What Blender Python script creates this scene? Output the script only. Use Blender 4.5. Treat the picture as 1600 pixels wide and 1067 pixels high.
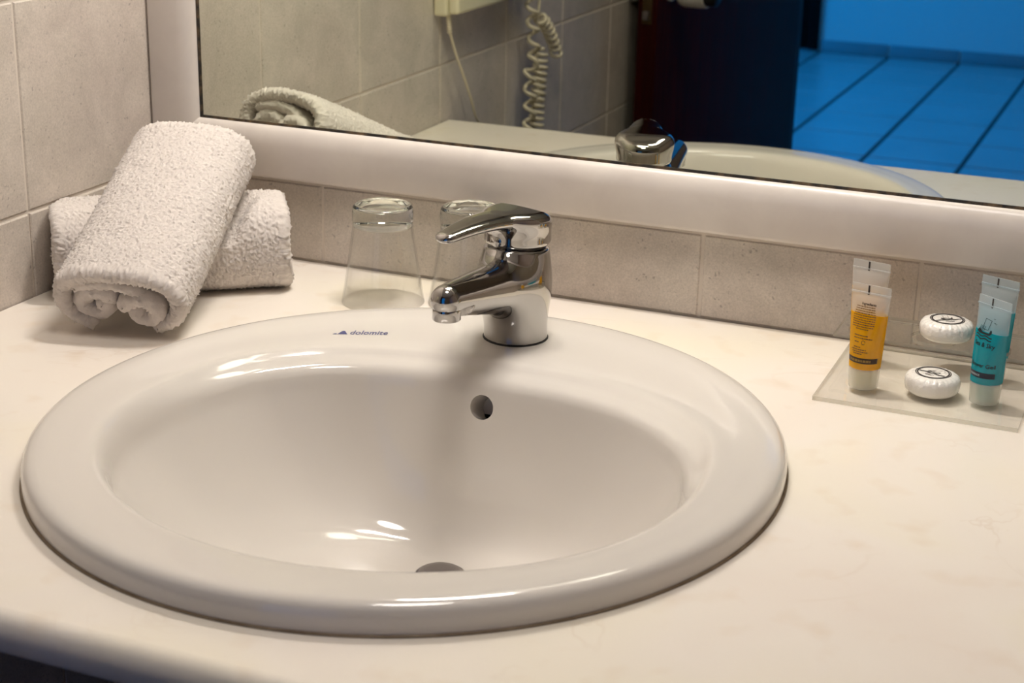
import bpy, bmesh, math, random
import numpy as np
from mathutils import Vector, Matrix
from mathutils.bvhtree import BVHTree

sc = bpy.context.scene
for o in list(bpy.data.objects):
    bpy.data.objects.remove(o)
COL = sc.collection
rng = np.random.default_rng(7)
random.seed(7)

# ------------------------------------------------------------------ camera
cam_d = bpy.data.cameras.new('camera')
cam = bpy.data.objects.new('camera', cam_d)
COL.objects.link(cam)
cam_d.sensor_width = 36.0
cam_d.lens = 2603.34 * 36.0 / 1600.0
cam_d.clip_start = 0.02
RIGHT = Vector((0.92225581, 0.38601965, 0.02080969))
DOWN = Vector((0.1450144, -0.29555679, -0.94425474))
FWD = Vector((-0.35835044, 0.87386213, -0.32855737))
m = Matrix.Identity(4)
for i in range(3):
    m[i][0] = RIGHT[i]; m[i][1] = -DOWN[i]; m[i][2] = -FWD[i]
m[0][3], m[1][3], m[2][3] = 1.01583946, -1.47297807, 0.5
cam.matrix_world = m
cam_d.dof.use_dof = True
cam_d.dof.focus_distance = 1.46
cam_d.dof.aperture_fstop = 11.0
sc.camera = cam

# ------------------------------------------------------------------ world, daylight, exposure
# the heights below are metres above the washstand top; the floor is at -0.85
FLOOR = -0.85
world = bpy.data.worlds.new('world')
sc.world = world
world.use_nodes = True
bg = world.node_tree.nodes['Background']
bg.inputs[0].default_value = (0.01, 0.25, 1.0, 1)
bg.inputs[1].default_value = 1.0

sc.view_settings.view_transform = 'Standard'
sc.view_settings.look = 'None'
sc.view_settings.gamma = 1.0
sc.view_settings.use_curve_mapping = False
sc.view_settings.exposure = 0.0
sc.cycles.use_denoising = True
sc.cycles.use_adaptive_sampling = True
sc.cycles.adaptive_threshold = 0.02
sc.cycles.max_bounces = 9
sc.cycles.transparent_max_bounces = 24
sc.cycles.glossy_bounces = 6
sc.cycles.diffuse_bounces = 4
sc.cycles.sample_clamp_indirect = 6.0
sc.cycles.blur_glossy = 0.3

# daylight falling through the bedroom window
wl = bpy.data.lights.new('bedroom_daylight', 'AREA')
wl.shape = 'RECTANGLE'; wl.size = 1.7; wl.size_y = 1.5
wl.energy = 100.0
wl.color = (0.004, 0.27, 1.0)
wlo = bpy.data.objects.new('bedroom_daylight', wl)
COL.objects.link(wlo)
wlo.location = (-2.56, -4.6, 0.55)
wlo.rotation_euler = (0, math.radians(-90), 0)

LAMP_STRENGTH = 117.0
FILL_STRENGTH = 24.0  # added fill light under the ceiling, out of view
FILL_POS = (0.66, -0.64)
LAMP_COLOR = (1.0, 0.93, 0.865)
LAMP_POS = (0.47, -0.10, 0.93)


# ------------------------------------------------------------------ helpers
def link(o):
    COL.objects.link(o)
    return o


def tag(o, label=None, cat=None, group=None, kind=None):
    if label: o['label'] = label
    if cat: o['category'] = cat
    if group: o['group'] = group
    if kind: o['kind'] = kind
    return o


def empty(name, loc=(0, 0, 0), rz=0.0):
    o = bpy.data.objects.new(name, None)
    o.empty_display_size = 0.02
    o.location = loc
    o.rotation_euler = (0, 0, rz)
    return link(o)


def mk(name, verts, faces, mat=None, parent=None, smooth=True, sharp=None):
    me = bpy.data.meshes.new(name)
    me.from_pydata([tuple(map(float, v)) for v in verts], [], [tuple(map(int, f)) for f in faces])
    me.update()
    return mko(name, me, mat, parent, smooth, sharp)


def mk_np(name, V, Q, mat=None, parent=None, smooth=True, normals=None):
    """fast quad mesh from numpy arrays"""
    me = bpy.data.meshes.new(name)
    V = np.asarray(V, dtype=np.float32); Q = np.asarray(Q, dtype=np.int32)
    me.vertices.add(len(V)); me.vertices.foreach_set('co', V.ravel())
    k = Q.shape[1]
    me.loops.add(Q.size); me.loops.foreach_set('vertex_index', Q.ravel())
    me.polygons.add(len(Q))
    me.polygons.foreach_set('loop_start', np.arange(0, Q.size, k, dtype=np.int32))
    me.update(calc_edges=True)
    me.validate()
    o = mko(name, me, mat, parent, smooth)
    if normals is not None and len(normals) == len(me.vertices):
        me.normals_split_custom_set_from_vertices(np.asarray(normals, dtype=np.float32))
    return o


def mko(name, me, mat=None, parent=None, smooth=True, sharp=None):
    if mat is not None and len(me.materials) == 0:
        me.materials.append(mat)
    if smooth:
        me.shade_smooth()
        if sharp is not None:
            me.set_sharp_from_angle(angle=math.radians(sharp))
    o = bpy.data.objects.new(name, me)
    link(o)
    if parent is not None:
        o.parent = parent
    return o


def fix_normals(o):
    bm = bmesh.new(); bm.from_mesh(o.data)
    bmesh.ops.recalc_face_normals(bm, faces=bm.faces)
    bm.to_mesh(o.data); bm.free()
    return o


def box_vf(x0, x1, y0, y1, z0, z1):
    v = [(x0, y0, z0), (x1, y0, z0), (x1, y1, z0), (x0, y1, z0), (x0, y0, z1), (x1, y0, z1), (x1, y1, z1), (x0, y1, z1)]
    f = [(0, 3, 2, 1), (4, 5, 6, 7), (0, 1, 5, 4), (1, 2, 6, 5), (2, 3, 7, 6), (3, 0, 4, 7)]
    return v, f


def box(name, x0, x1, y0, y1, z0, z1, mat, parent=None, bevel=0.0, seg=2):
    v, f = box_vf(x0, x1, y0, y1, z0, z1)
    o = mk(name, v, f, mat, parent, smooth=False)
    if bevel > 0:
        bm = bmesh.new(); bm.from_mesh(o.data)
        bmesh.ops.bevel(bm, geom=list(bm.edges), offset=bevel, segments=seg, affect='EDGES', profile=0.5)
        bm.to_mesh(o.data); bm.free()
        o.data.shade_smooth(); o.data.set_sharp_from_angle(angle=math.radians(50))
    return o


def lathe(name, prof, mat, parent=None, n=64, center=(0, 0, 0), close=False, sharp=40, closed_loop=False):
    """revolve (r, z) pairs about the z axis"""
    V = []; F = []
    for r, z in prof:
        for i in range(n):
            a = 2 * math.pi * i / n
            V.append((center[0] + r * math.cos(a), center[1] + r * math.sin(a), center[2] + z))
    k = len(prof)
    rngk = range(k) if closed_loop else range(k - 1)
    for j in rngk:
        j2 = (j + 1) % k
        for i in range(n):
            i2 = (i + 1) % n
            F.append((j * n + i, j * n + i2, j2 * n + i2, j2 * n + i))
    if close:
        F.append(tuple(range(n))[::-1]); F.append(tuple((k - 1) * n + i for i in range(n)))
    return fix_normals(mk(name, V, F, mat, parent, True, sharp))


def sweep(name, pts, r, mat, parent=None, n=10, smooth=True):
    pts = np.asarray(pts, float); K = len(pts)
    rr = np.full(K, r) if np.isscalar(r) else np.asarray(r)
    T = np.gradient(pts, axis=0); T /= np.linalg.norm(T, axis=1)[:, None] + 1e-12
    up = np.array([0.31, 0.27, 0.91]); V = []
    nrm = np.cross(T[0], up); nrm /= np.linalg.norm(nrm)
    for k in range(K):
        nrm = nrm - T[k] * np.dot(nrm, T[k]); nrm /= np.linalg.norm(nrm)
        b = np.cross(T[k], nrm)
        for i in range(n):
            a = 2 * math.pi * i / n
            V.append(pts[k] + rr[k] * (math.cos(a) * nrm + math.sin(a) * b))
    F = [(k * n + i, k * n + (i + 1) % n, (k + 1) * n + (i + 1) % n, (k + 1) * n + i) for k in range(K - 1) for i in range(n)]
    F.append(tuple(range(n))[::-1]); F.append(tuple((K - 1) * n + i for i in range(n)))
    return mk(name, V, F, mat, parent, smooth)


def smoothpath(P, n):
    """Catmull-Rom through the points"""
    P = np.asarray(P, float)
    Q = np.vstack([2 * P[0] - P[1], P, 2 * P[-1] - P[-2]])
    out = []
    for i in range(1, len(Q) - 2):
        for t in np.linspace(0, 1, n, endpoint=False):
            p0, p1, p2, p3 = Q[i - 1:i + 3]
            out.append(0.5 * (2 * p1 + (p2 - p0) * t + (2 * p0 - 5 * p1 + 4 * p2 - p3) * t * t + (3 * p1 - p0 - 3 * p2 + p3) * t ** 3))
    out.append(P[-1])
    return np.array(out)


def surface_nets(sdf, lo, hi, h):
    lo = np.array(lo, float); hi = np.array(hi, float)
    n = np.ceil((hi - lo) / h).astype(int) + 1
    ax = [lo[i] + h * np.arange(n[i]) for i in range(3)]
    G = np.stack(np.meshgrid(*ax, indexing='ij'), -1)
    D = sdf(G.reshape(-1, 3)).reshape(n)
    S = D < 0
    c = [(i, j, k) for i in (0, 1) for j in (0, 1) for k in (0, 1)]
    sl = lambda A, o: A[o[0]:n[0] - 1 + o[0], o[1]:n[1] - 1 + o[1], o[2]:n[2] - 1 + o[2]]
    cnt = sum(sl(S, o).astype(int) for o in c)
    act = (cnt > 0) & (cnt < 8)
    idx = -np.ones(act.shape, int); cells = np.argwhere(act); idx[act] = np.arange(len(cells))
    acc = np.zeros((len(cells), 3)); w = np.zeros(len(cells))
    for a in c:
        for ax_ in range(3):
            if a[ax_]: continue
            b = list(a); b[ax_] = 1
            da = D[cells[:, 0] + a[0], cells[:, 1] + a[1], cells[:, 2] + a[2]]
            db = D[cells[:, 0] + b[0], cells[:, 1] + b[1], cells[:, 2] + b[2]]
            x = (da < 0) != (db < 0)
            t = np.where(x, da / np.where(x, da - db, 1), 0)
            p = np.tile(np.array(a, float), (len(cells), 1)); p[:, ax_] += t
            acc[x] += p[x]; w[x] += 1
    V = lo + h * (cells + acc / w[:, None])
    Q = []
    for ax_ in range(3):
        u, v = (ax_ + 1) % 3, (ax_ + 2) % 3
        A = [slice(None)] * 3; B = [slice(None)] * 3
        A[ax_] = slice(0, n[ax_] - 1); B[ax_] = slice(1, n[ax_])
        ch = S[tuple(A)] != S[tuple(B)]
        e = np.argwhere(ch)
        ok = (e[:, u] > 0) & (e[:, v] > 0) & (e[:, u] < n[u] - 1) & (e[:, v] < n[v] - 1)
        e = e[ok]
        ins = S[e[:, 0], e[:, 1], e[:, 2]]
        def cell(du, dv):
            q = e.copy(); q[:, u] -= du; q[:, v] -= dv
            return idx[q[:, 0], q[:, 1], q[:, 2]]
        q = np.stack([cell(1, 1), cell(0, 1), cell(0, 0), cell(1, 0)], 1)
        q[~ins] = q[~ins][:, ::-1]
        Q.append(q)
    Q = np.vstack(Q)
    for _ in range(3):
        d = sdf(V); g = np.zeros_like(V); ep = h * 0.2
        for i in range(3):
            s = np.zeros(3); s[i] = ep
            g[:, i] = (sdf(V + s) - sdf(V - s)) / (2 * ep)
        g2 = np.maximum((g ** 2).sum(1), 0.2)
        V = V - np.clip(d / g2, -h, h)[:, None] * g
    return V, Q


def smin(a, b, k):
    h = np.clip(0.5 + 0.5 * (b - a) / k, 0, 1)
    return b + (a - b) * h - k * h * (1 - h)


def smax(a, b, k):
    return -smin(-a, -b, k)


def text_mesh(body, size, shear=0.0, align='LEFT', spacing=1.0, bold=0.0):
    cu = bpy.data.curves.new('t', 'FONT')
    cu.body = body; cu.size = size; cu.shear = shear; cu.align_x = align
    cu.space_character = spacing; cu.resolution_u = 3; cu.offset = bold
    o = bpy.data.objects.new('t', cu); link(o)
    dg = bpy.context.evaluated_depsgraph_get(); dg.update()
    me = bpy.data.meshes.new_from_object(o.evaluated_get(dg))
    V = np.array([v.co[:] for v in me.vertices]) if len(me.vertices) else np.zeros((0, 3))
    F = [tuple(p.vertices) for p in me.polygons]
    bpy.data.objects.remove(o); bpy.data.curves.remove(cu); bpy.data.meshes.remove(me)
    return V, F


def bvh_of(o, mw=None):
    me = o.data
    V = [v.co.copy() for v in me.vertices]
    if mw is not None: V = [mw @ v for v in V]
    return BVHTree.FromPolygons(V, [tuple(p.vertices) for p in me.polygons])


class Decal:
    """collects flat print in (x, y) metres and lays it on a surface"""
    def __init__(self): self.V = []; self.F = []
    def poly(self, pts):
        b = len(self.V); self.V += [tuple(p) for p in pts]; self.F.append(tuple(range(b, b + len(pts))))
    def strip(self, pts, w, closed=False):
        pts = np.asarray(pts, float)
        T = (np.roll(pts, -1, 0) - np.roll(pts, 1, 0)) if closed else np.gradient(pts, axis=0)
        T /= np.linalg.norm(T, axis=1)[:, None] + 1e-12
        N = np.stack([-T[:, 1], T[:, 0]], 1)
        ww = np.full(len(pts), w) if np.isscalar(w) else np.asarray(w)
        A = pts + N * ww[:, None] / 2; B = pts - N * ww[:, None] / 2
        K = len(pts)
        for k in range(K if closed else K - 1):
            k2 = (k + 1) % K
            self.poly([A[k], B[k], B[k2], A[k2]])
    def text(self, s, x, y, size, **kw):
        V, F = text_mesh(s, size, **kw)
        b = len(self.V); self.V += [(x + v[0], y + v[1]) for v in V]; self.F += [tuple(b + i for i in f) for f in F]
    def lay(self, name, bvh, origin, ex, ey, en, mat, parent, lift=0.0004):
        origin, ex, ey, en = map(Vector, (origin, ex, ey, en))
        bm = bmesh.new()
        vs = [bm.verts.new((x, y, 0.0)) for x, y in self.V]
        for f in self.F:
            try: bm.faces.new([vs[i] for i in f])
            except ValueError: pass
        bmesh.ops.triangulate(bm, faces=bm.faces[:])
        for _ in range(5):                                   # fine enough to follow the curve
            lg = [e_ for e_ in bm.edges if e_.calc_length() > 0.0016]
            if not lg: break
            bmesh.ops.subdivide_edges(bm, edges=lg, cuts=1)
            bmesh.ops.triangulate(bm, faces=bm.faces[:])
        for v in bm.verts:
            p = origin + ex * v.co.x + ey * v.co.y
            h = bvh.ray_cast(p + en * 0.05, -en)
            q = h[0] if h[0] is not None else p
            v.co = q + en * lift
        me = bpy.data.meshes.new(name); bm.to_mesh(me); bm.free()
        return mko(name, me, mat, parent, False)


# ------------------------------------------------------------------ materials
def newmat(name):
    mt = bpy.data.materials.new(name); mt.use_nodes = True
    nt = mt.node_tree; nt.nodes.clear()
    out = nt.nodes.new('ShaderNodeOutputMaterial')
    return mt, nt, out


def srgb(r, g, b):
    f = lambda c: (c / 255 / 12.92) if c / 255 <= 0.04045 else ((c / 255 + 0.055) / 1.055) ** 2.4
    return (f(r), f(g), f(b), 1.0)


def principled(name, color, rough=0.5, metal=0.0, spec=0.5, **kw):
    mt, nt, out = newmat(name)
    p = nt.nodes.new('ShaderNodeBsdfPrincipled')
    p.inputs['Base Color'].default_value = color
    p.inputs['Roughness'].default_value = rough
    p.inputs['Metallic'].default_value = metal
    p.inputs['Specular IOR Level'].default_value = spec
    for k, v in kw.items():
        p.inputs[k].default_value = v
    nt.links.new(p.outputs[0], out.inputs[0])
    mt['p'] = 1
    return mt, nt, p


def ramp(nt, fac, stops):
    r = nt.nodes.new('ShaderNodeValToRGB')
    els = r.color_ramp.elements
    while len(els) < len(stops): els.new(0.5)
    for e, (pos, colr) in zip(els, stops):
        e.position = pos; e.color = colr
    nt.links.new(fac, r.inputs[0])
    return r.outputs[0]


def noise(nt, scale, detail=4, rough=0.55, vec=None, dist=0.0):
    n = nt.nodes.new('ShaderNodeTexNoise')
    n.inputs['Scale'].default_value = scale; n.inputs['Detail'].default_value = detail
    n.inputs['Roughness'].default_value = rough; n.inputs['Distortion'].default_value = dist
    if vec is not None: nt.links.new(vec, n.inputs['Vector'])
    return n.outputs[0]


def position(nt):
    return nt.nodes.new('ShaderNodeNewGeometry').outputs['Position']


def mixc(nt, fac, a, b, mode='MIX'):
    n = nt.nodes.new('ShaderNodeMix'); n.data_type = 'RGBA'; n.blend_type = mode
    for sock, v in ((n.inputs[0], fac), (n.inputs[6], a), (n.inputs[7], b)):
        if hasattr(v, 'links'): nt.links.new(v, sock)
        else: sock.default_value = v
    return n.outputs[2]


def bump(nt, p, height, strength, dist):
    b = nt.nodes.new('ShaderNodeBump')
    b.inputs['Strength'].default_value = strength; b.inputs['Distance'].default_value = dist
    nt.links.new(height, b.inputs['Height']); nt.links.new(b.outputs[0], p.inputs['Normal'])


def stone_tile(name, light, dark, speck, rough=0.42):
    mt, nt, p = principled(name, light, rough, spec=0.35)
    pos = position(nt)
    c1 = ramp(nt, noise(nt, 14, 8, 0.68, pos, 0.6), [(0.30, dark), (0.70, light)])
    c2 = ramp(nt, noise(nt, 5.0, 3, 0.5, pos), [(0.35, srgb(204, 190, 180)), (0.65, srgb(204, 200, 184))])
    col = mixc(nt, 0.3, c1, c2, 'MIX')
    v = nt.nodes.new('ShaderNodeTexVoronoi'); v.inputs['Scale'].default_value = 150
    wv = nt.nodes.new('ShaderNodeVectorMath'); wv.operation = 'MULTIPLY_ADD'
    nz = nt.nodes.new('ShaderNodeTexNoise'); nz.inputs['Scale'].default_value = 90; nt.links.new(pos, nz.inputs['Vector'])
    nt.links.new(nz.outputs['Color'], wv.inputs[0]); wv.inputs[1].default_value = (0.012, 0.012, 0.012); nt.links.new(pos, wv.inputs[2])
    nt.links.new(wv.outputs[0], v.inputs['Vector'])
    dots = ramp(nt, v.outputs['Distance'], [(0.12, (1, 1, 1, 1)), (0.24, (0, 0, 0, 1))])
    gate = ramp(nt, noise(nt, 30, 2, 0.5, pos), [(0.47, (0, 0, 0, 1)), (0.60, (1, 1, 1, 1))])
    fac = mixc(nt, 1.0, dots, gate, 'MULTIPLY')
    fac2 = ramp(nt, noise(nt, 240, 3, 0.6, pos), [(0.62, (0, 0, 0, 1)), (0.74, (0.6, 0.6, 0.6, 1))])
    facs = mixc(nt, 1.0, fac, fac2, 'LIGHTEN')
    half = mixc(nt, 1.0, facs, (0.42, 0.42, 0.42, 1), 'MULTIPLY')
    grain = ramp(nt, noise(nt, 520, 2, 0.7, pos), [(0.3, (0.86, 0.86, 0.86, 1)), (0.7, (1.06, 1.06, 1.06, 1))])
    col = mixc(nt, 1.0, col, grain, 'MULTIPLY')
    colr = mixc(nt, half, col, speck)
    nt.links.new(colr, p.inputs['Base Color'])
    bump(nt, p, noise(nt, 140, 4, 0.6, pos), 0.12, 0.002)
    return mt


M = {}
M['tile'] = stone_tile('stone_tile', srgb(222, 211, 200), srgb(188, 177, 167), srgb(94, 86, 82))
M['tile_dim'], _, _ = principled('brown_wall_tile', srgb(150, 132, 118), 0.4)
M['bath_floor'], _, _ = principled('brown_floor_tile', srgb(104, 88, 78), 0.4)
M['grout'], _, _ = principled('grout', srgb(216, 206, 194), 0.9)
M['plaster'], _, _ = principled('plaster', srgb(225, 222, 215), 0.85)
M['ceiling'], _, _ = principled('ceiling_paint', srgb(235, 232, 225), 0.9)
M['ceramic'], nt, p = principled('sanitary_ceramic', srgb(219, 213, 205), 0.09, spec=0.5)
p.inputs['Coat Weight'].default_value = 0.35; p.inputs['Coat Roughness'].default_value = 0.04

M['chrome'], nt, p = principled('chrome', (0.47, 0.455, 0.44, 1), 0.085, 1.0)
M['chrome_dull'], _, _ = principled('dull_chrome', (0.34, 0.32, 0.32, 1), 0.28, 1.0)
M['gasket'], _, _ = principled('gasket', (0.012, 0.011, 0.01, 1), 0.6)

# cream marble
mt, nt, p = principled('cream_marble', srgb(238, 226, 212), 0.27, spec=0.45)
pos = position(nt)
c1 = ramp(nt, noise(nt, 5.0, 3, 0.45, pos, 0.3), [(0.25, srgb(235, 224, 213)), (0.5, srgb(239, 231, 220)), (0.78, srgb(239, 231, 209))])
vein = ramp(nt, noise(nt, 7.0, 4, 0.55, pos, 0.9), [(0.485, (0, 0, 0, 1)), (0.50, (0.22, 0.22, 0.22, 1)), (0.515, (0, 0, 0, 1))])
gate = ramp(nt, noise(nt, 8.0, 2, 0.5, pos), [(0.5, (0, 0, 0, 1)), (0.72, (1, 1, 1, 1))])
vf = mixc(nt, 1.0, vein, gate, 'MULTIPLY')
c2 = mixc(nt, vf, c1, srgb(196, 166, 130))
stain = ramp(nt, noise(nt, 30, 2, 0.4, pos), [(0.58, (0, 0, 0, 1)), (0.85, (0.30, 0.30, 0.30, 1))])
c3 = mixc(nt, stain, c2, srgb(214, 186, 148))
nt.links.new(c3, p.inputs['Base Color'])
M['marble'] = mt

mt, nt, p = principled('frame_marble', srgb(226, 212, 196), 0.28, spec=0.4)
pos = position(nt)
nt.links.new(ramp(nt, noise(nt, 14, 5, 0.6, pos, 0.5), [(0.3, srgb(212, 203, 195)), (0.7, srgb(224, 216, 207))]), p.inputs['Base Color'])
M['frame'] = mt

mt, nt, out = newmat('mirror_glass')
g = nt.nodes.new('ShaderNodeBsdfGlossy'); g.inputs['Color'].default_value = (0.76, 0.79, 0.69, 1); g.inputs['Roughness'].default_value = 0.0
nt.links.new(g.outputs[0], out.inputs[0]); M['mirror'] = mt
mt, nt, p = principled('mirror_edge', srgb(38, 34, 28), 0.5)
nt.links.new(ramp(nt, noise(nt, 60, 4, 0.7, position(nt)), [(0.45, srgb(30, 27, 22)), (0.7, srgb(120, 98, 70))]), p.inputs['Base Color'])
M['mirror_edge'] = mt

mt, nt, p = principled('terry', srgb(244, 240, 236), 0.95, spec=0.1)
p.inputs['Sheen Weight'].default_value = 0.35; p.inputs['Sheen Roughness'].default_value = 0.5
pos = position(nt)
nt.links.new(ramp(nt, noise(nt, 420, 3, 0.7, pos), [(0.25, srgb(226, 217, 209)), (0.6, srgb(235, 226, 218))]), p.inputs['Base Color'])
bump(nt, p, noise(nt, 620, 3, 0.75, pos), 0.3, 0.001)
tlb = nt.nodes.new('ShaderNodeBsdfTranslucent'); tlb.inputs[0].default_value = srgb(244, 236, 228)
mxs = nt.nodes.new('ShaderNodeMixShader'); mxs.inputs[0].default_value = 0.12
nt.links.new(p.outputs[0], mxs.inputs[1]); nt.links.new(tlb.outputs[0], mxs.inputs[2])
nt.links.new(mxs.outputs[0], [n for n in nt.nodes if n.type == 'OUTPUT_MATERIAL'][0].inputs[0])
M['terry'] = mt


def thin_clear(name, tint, ior=1.45, rough=0.0, body=0.0, bodycol=(1, 1, 1, 1)):
    """clear sheet: light goes straight through, the surface mirrors by its Fresnel term"""
    mt, nt, out = newmat(name)
    tr = nt.nodes.new('ShaderNodeBsdfTransparent'); tr.inputs[0].default_value = tint
    gl = nt.nodes.new('ShaderNodeBsdfGlossy'); gl.inputs['Roughness'].default_value = rough
    fr = nt.nodes.new('ShaderNodeFresnel')
    ge = nt.nodes.new('ShaderNodeNewGeometry')          # same sheet seen from its inner side
    iv = nt.nodes.new('ShaderNodeMix'); iv.inputs[2].default_value = ior; iv.inputs[3].default_value = 1 / ior
    nt.links.new(ge.outputs['Backfacing'], iv.inputs[0]); nt.links.new(iv.outputs[0], fr.inputs['IOR'])
    mx = nt.nodes.new('ShaderNodeMixShader')
    base = tr.outputs[0]
    if body > 0:
        df = nt.nodes.new('ShaderNodeBsdfDiffuse'); df.inputs[0].default_value = bodycol
        tl = nt.nodes.new('ShaderNodeBsdfTranslucent'); tl.inputs[0].default_value = bodycol
        m0 = nt.nodes.new('ShaderNodeMixShader'); m0.inputs[0].default_value = 0.45
        nt.links.new(df.outputs[0], m0.inputs[1]); nt.links.new(tl.outputs[0], m0.inputs[2])
        m1 = nt.nodes.new('ShaderNodeMixShader'); m1.inputs[0].default_value = body
        nt.links.new(tr.outputs[0], m1.inputs[1]); nt.links.new(m0.outputs[0], m1.inputs[2])
        base = m1.outputs[0]
    nt.links.new(fr.outputs[0], mx.inputs[0]); nt.links.new(base, mx.inputs[1]); nt.links.new(gl.outputs[0], mx.inputs[2])
    nt.links.new(mx.outputs[0], out.inputs[0])
    return mt


M['glass_wall'] = thin_clear('tumbler_glass', (0.985, 0.985, 0.98, 1), 1.45)
mt, nt, out = newmat('tumbler_base_glass')
g = nt.nodes.new('ShaderNodeBsdfGlass'); g.inputs['Color'].default_value = (0.97, 0.985, 0.965, 1); g.inputs['IOR'].default_value = 1.48
nt.links.new(g.outputs[0], out.inputs[0]); M['glass_base'] = mt
M['acrylic'] = thin_clear('clear_acrylic', (0.985, 0.985, 0.975, 1), 1.36, 0.02, 0.02, (0.95, 0.93, 0.88, 1))
M['acrylic_edge'] = thin_clear('acrylic_edge', (0.80, 0.79, 0.74, 1), 1.45, 0.1, 0.30, (0.72, 0.70, 0.64, 1))
M['tube_skin'] = thin_clear('tube_plastic', (0.96, 0.96, 0.96, 1), 1.4, 0.16, 0.42, (0.90, 0.90, 0.88, 1))
M['tube_skin_blue'] = thin_clear('blue_tube_plastic', (0.90, 0.95, 0.97, 1), 1.4, 0.16, 0.42, (0.72, 0.80, 0.84, 1))
M['cap'] = thin_clear('tube_cap_plastic', (0.97, 0.97, 0.95, 1), 1.4, 0.2, 0.30, (0.93, 0.92, 0.86, 1))
M['cap_core'], _, _ = principled('cap_core_plastic', srgb(232, 224, 186), 0.5)
M['cap_core_blue'], _, _ = principled('blue_cap_core_plastic', srgb(168, 206, 204), 0.5)


def gel(name, c1, c2):
    mt, nt, out = newmat(name)
    df = nt.nodes.new('ShaderNodeBsdfDiffuse'); df.inputs[0].default_value = c1
    tl = nt.nodes.new('ShaderNodeBsdfTranslucent'); tl.inputs[0].default_value = c2
    mx = nt.nodes.new('ShaderNodeMixShader'); mx.inputs[0].default_value = 0.5
    gl = nt.nodes.new('ShaderNodeBsdfGlossy'); gl.inputs['Roughness'].default_value = 0.2
    m2 = nt.nodes.new('ShaderNodeMixShader'); m2.inputs[0].default_value = 0.05
    nt.links.new(df.outputs[0], mx.inputs[1]); nt.links.new(tl.outputs[0], mx.inputs[2])
    nt.links.new(mx.outputs[0], m2.inputs[1]); nt.links.new(gl.outputs[0], m2.inputs[2])
    nt.links.new(m2.outputs[0], out.inputs[0])
    return mt


M['gel_yellow'] = gel('yellow_gel', srgb(238, 186, 0), srgb(255, 205, 0))
M['gel_blue'] = gel('blue_gel', srgb(0, 168, 182), srgb(0, 196, 210))
M['ink'], _, _ = principled('black_ink', srgb(34, 28, 30), 0.5)
M['ink_brown'], _, _ = principled('brown_ink', srgb(88, 60, 20), 0.6)
M['ink_band'], _, _ = principled('band_ink', srgb(52, 30, 10), 0.5)
M['ink_navy'], _, _ = principled('navy_ink', srgb(14, 30, 48), 0.5)
M['ink_teal'], _, _ = principled('teal_ink', srgb(4, 30, 34), 0.5)
M['ink_pale'], _, _ = principled('pale_ink', srgb(170, 186, 190), 0.6)
M['ink_gold'], _, _ = principled('gold_ink', srgb(150, 120, 50), 0.6)
M['logo_blue'], _, _ = principled('logo_blue', srgb(74, 76, 120), 0.4)
mt, nt, p = principled('soap_wrap', srgb(240, 236, 228), 0.14, spec=0.7)
bump(nt, p, noise(nt, 260, 3, 0.6, position(nt)), 0.45, 0.002)
M['wrap'] = mt
M['sealant'], nt, p = principled('sealant', srgb(122, 104, 82), 0.6)
nt.links.new(ramp(nt, noise(nt, 40, 4, 0.7, position(nt)), [(0.35, srgb(128, 108, 84)), (0.65, srgb(160, 142, 116))]), p.inputs['Base Color'])
M['plastic_cream'], _, _ = principled('cream_plastic', srgb(226, 220, 190), 0.4)
M['cord'], _, _ = principled('cord_plastic', srgb(214, 204, 180), 0.45)
mt, nt, p = principled('mahogany', srgb(70, 18, 12), 0.5, spec=0.1)
pos = position(nt)
mp = nt.nodes.new('ShaderNodeMapping'); mp.inputs['Scale'].default_value = (22, 22, 1.4)
nt.links.new(pos, mp.inputs[0])
nt.links.new(ramp(nt, noise(nt, 3, 5, 0.6, mp.outputs[0]), [(0.3, srgb(30, 6, 5)), (0.7, srgb(56, 8, 5))]), p.inputs['Base Color'])
M['wood'] = mt
M['brass'], _, _ = principled('brass', srgb(190, 160, 90), 0.3, 1.0)
M['brass_dark'], _, _ = principled('tarnished_brass', srgb(84, 66, 40), 0.5, 0.6)
M['white_plastic'], _, _ = principled('white_plastic', srgb(228, 222, 214), 0.35)
M['black_plastic'], _, _ = principled('black_plastic', srgb(16, 15, 15), 0.4)
M['floor_tile'], nt, p = principled('floor_tile', srgb(226, 224, 220), 0.28)
nt.links.new(ramp(nt, noise(nt, 3, 4, 0.6, position(nt)), [(0.3, srgb(196, 194, 190)), (0.7, srgb(208, 206, 202))]), p.inputs['Base Color'])
M['skirting'], _, _ = principled('skirting_tile', srgb(150, 150, 150), 0.35)
M['floor_grout'], _, _ = principled('floor_grout', srgb(78, 78, 76), 0.9)
mt, nt, out = newmat('lamp_diffuser')
em = nt.nodes.new('ShaderNodeEmission'); em.inputs[0].default_value = LAMP_COLOR + (1,); em.inputs[1].default_value = LAMP_STRENGTH
nt.links.new(em.outputs[0], out.inputs[0]); M['lamp'] = mt
mt, nt, out = newmat('fill_diffuser')
em = nt.nodes.new('ShaderNodeEmission'); em.inputs[0].default_value = LAMP_COLOR + (1,); em.inputs[1].default_value = FILL_STRENGTH
nt.links.new(em.outputs[0], out.inputs[0]); M['lamp_fill'] = mt
M['hood'], _, _ = principled('enamelled_hood', srgb(200, 198, 192), 0.5)
M['pane'] = thin_clear('window_glass', (0.97, 0.98, 0.98, 1), 1.3)


# ------------------------------------------------------------------ room shell
def structure(o):
    o['kind'] = 'structure'
    return o


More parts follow.
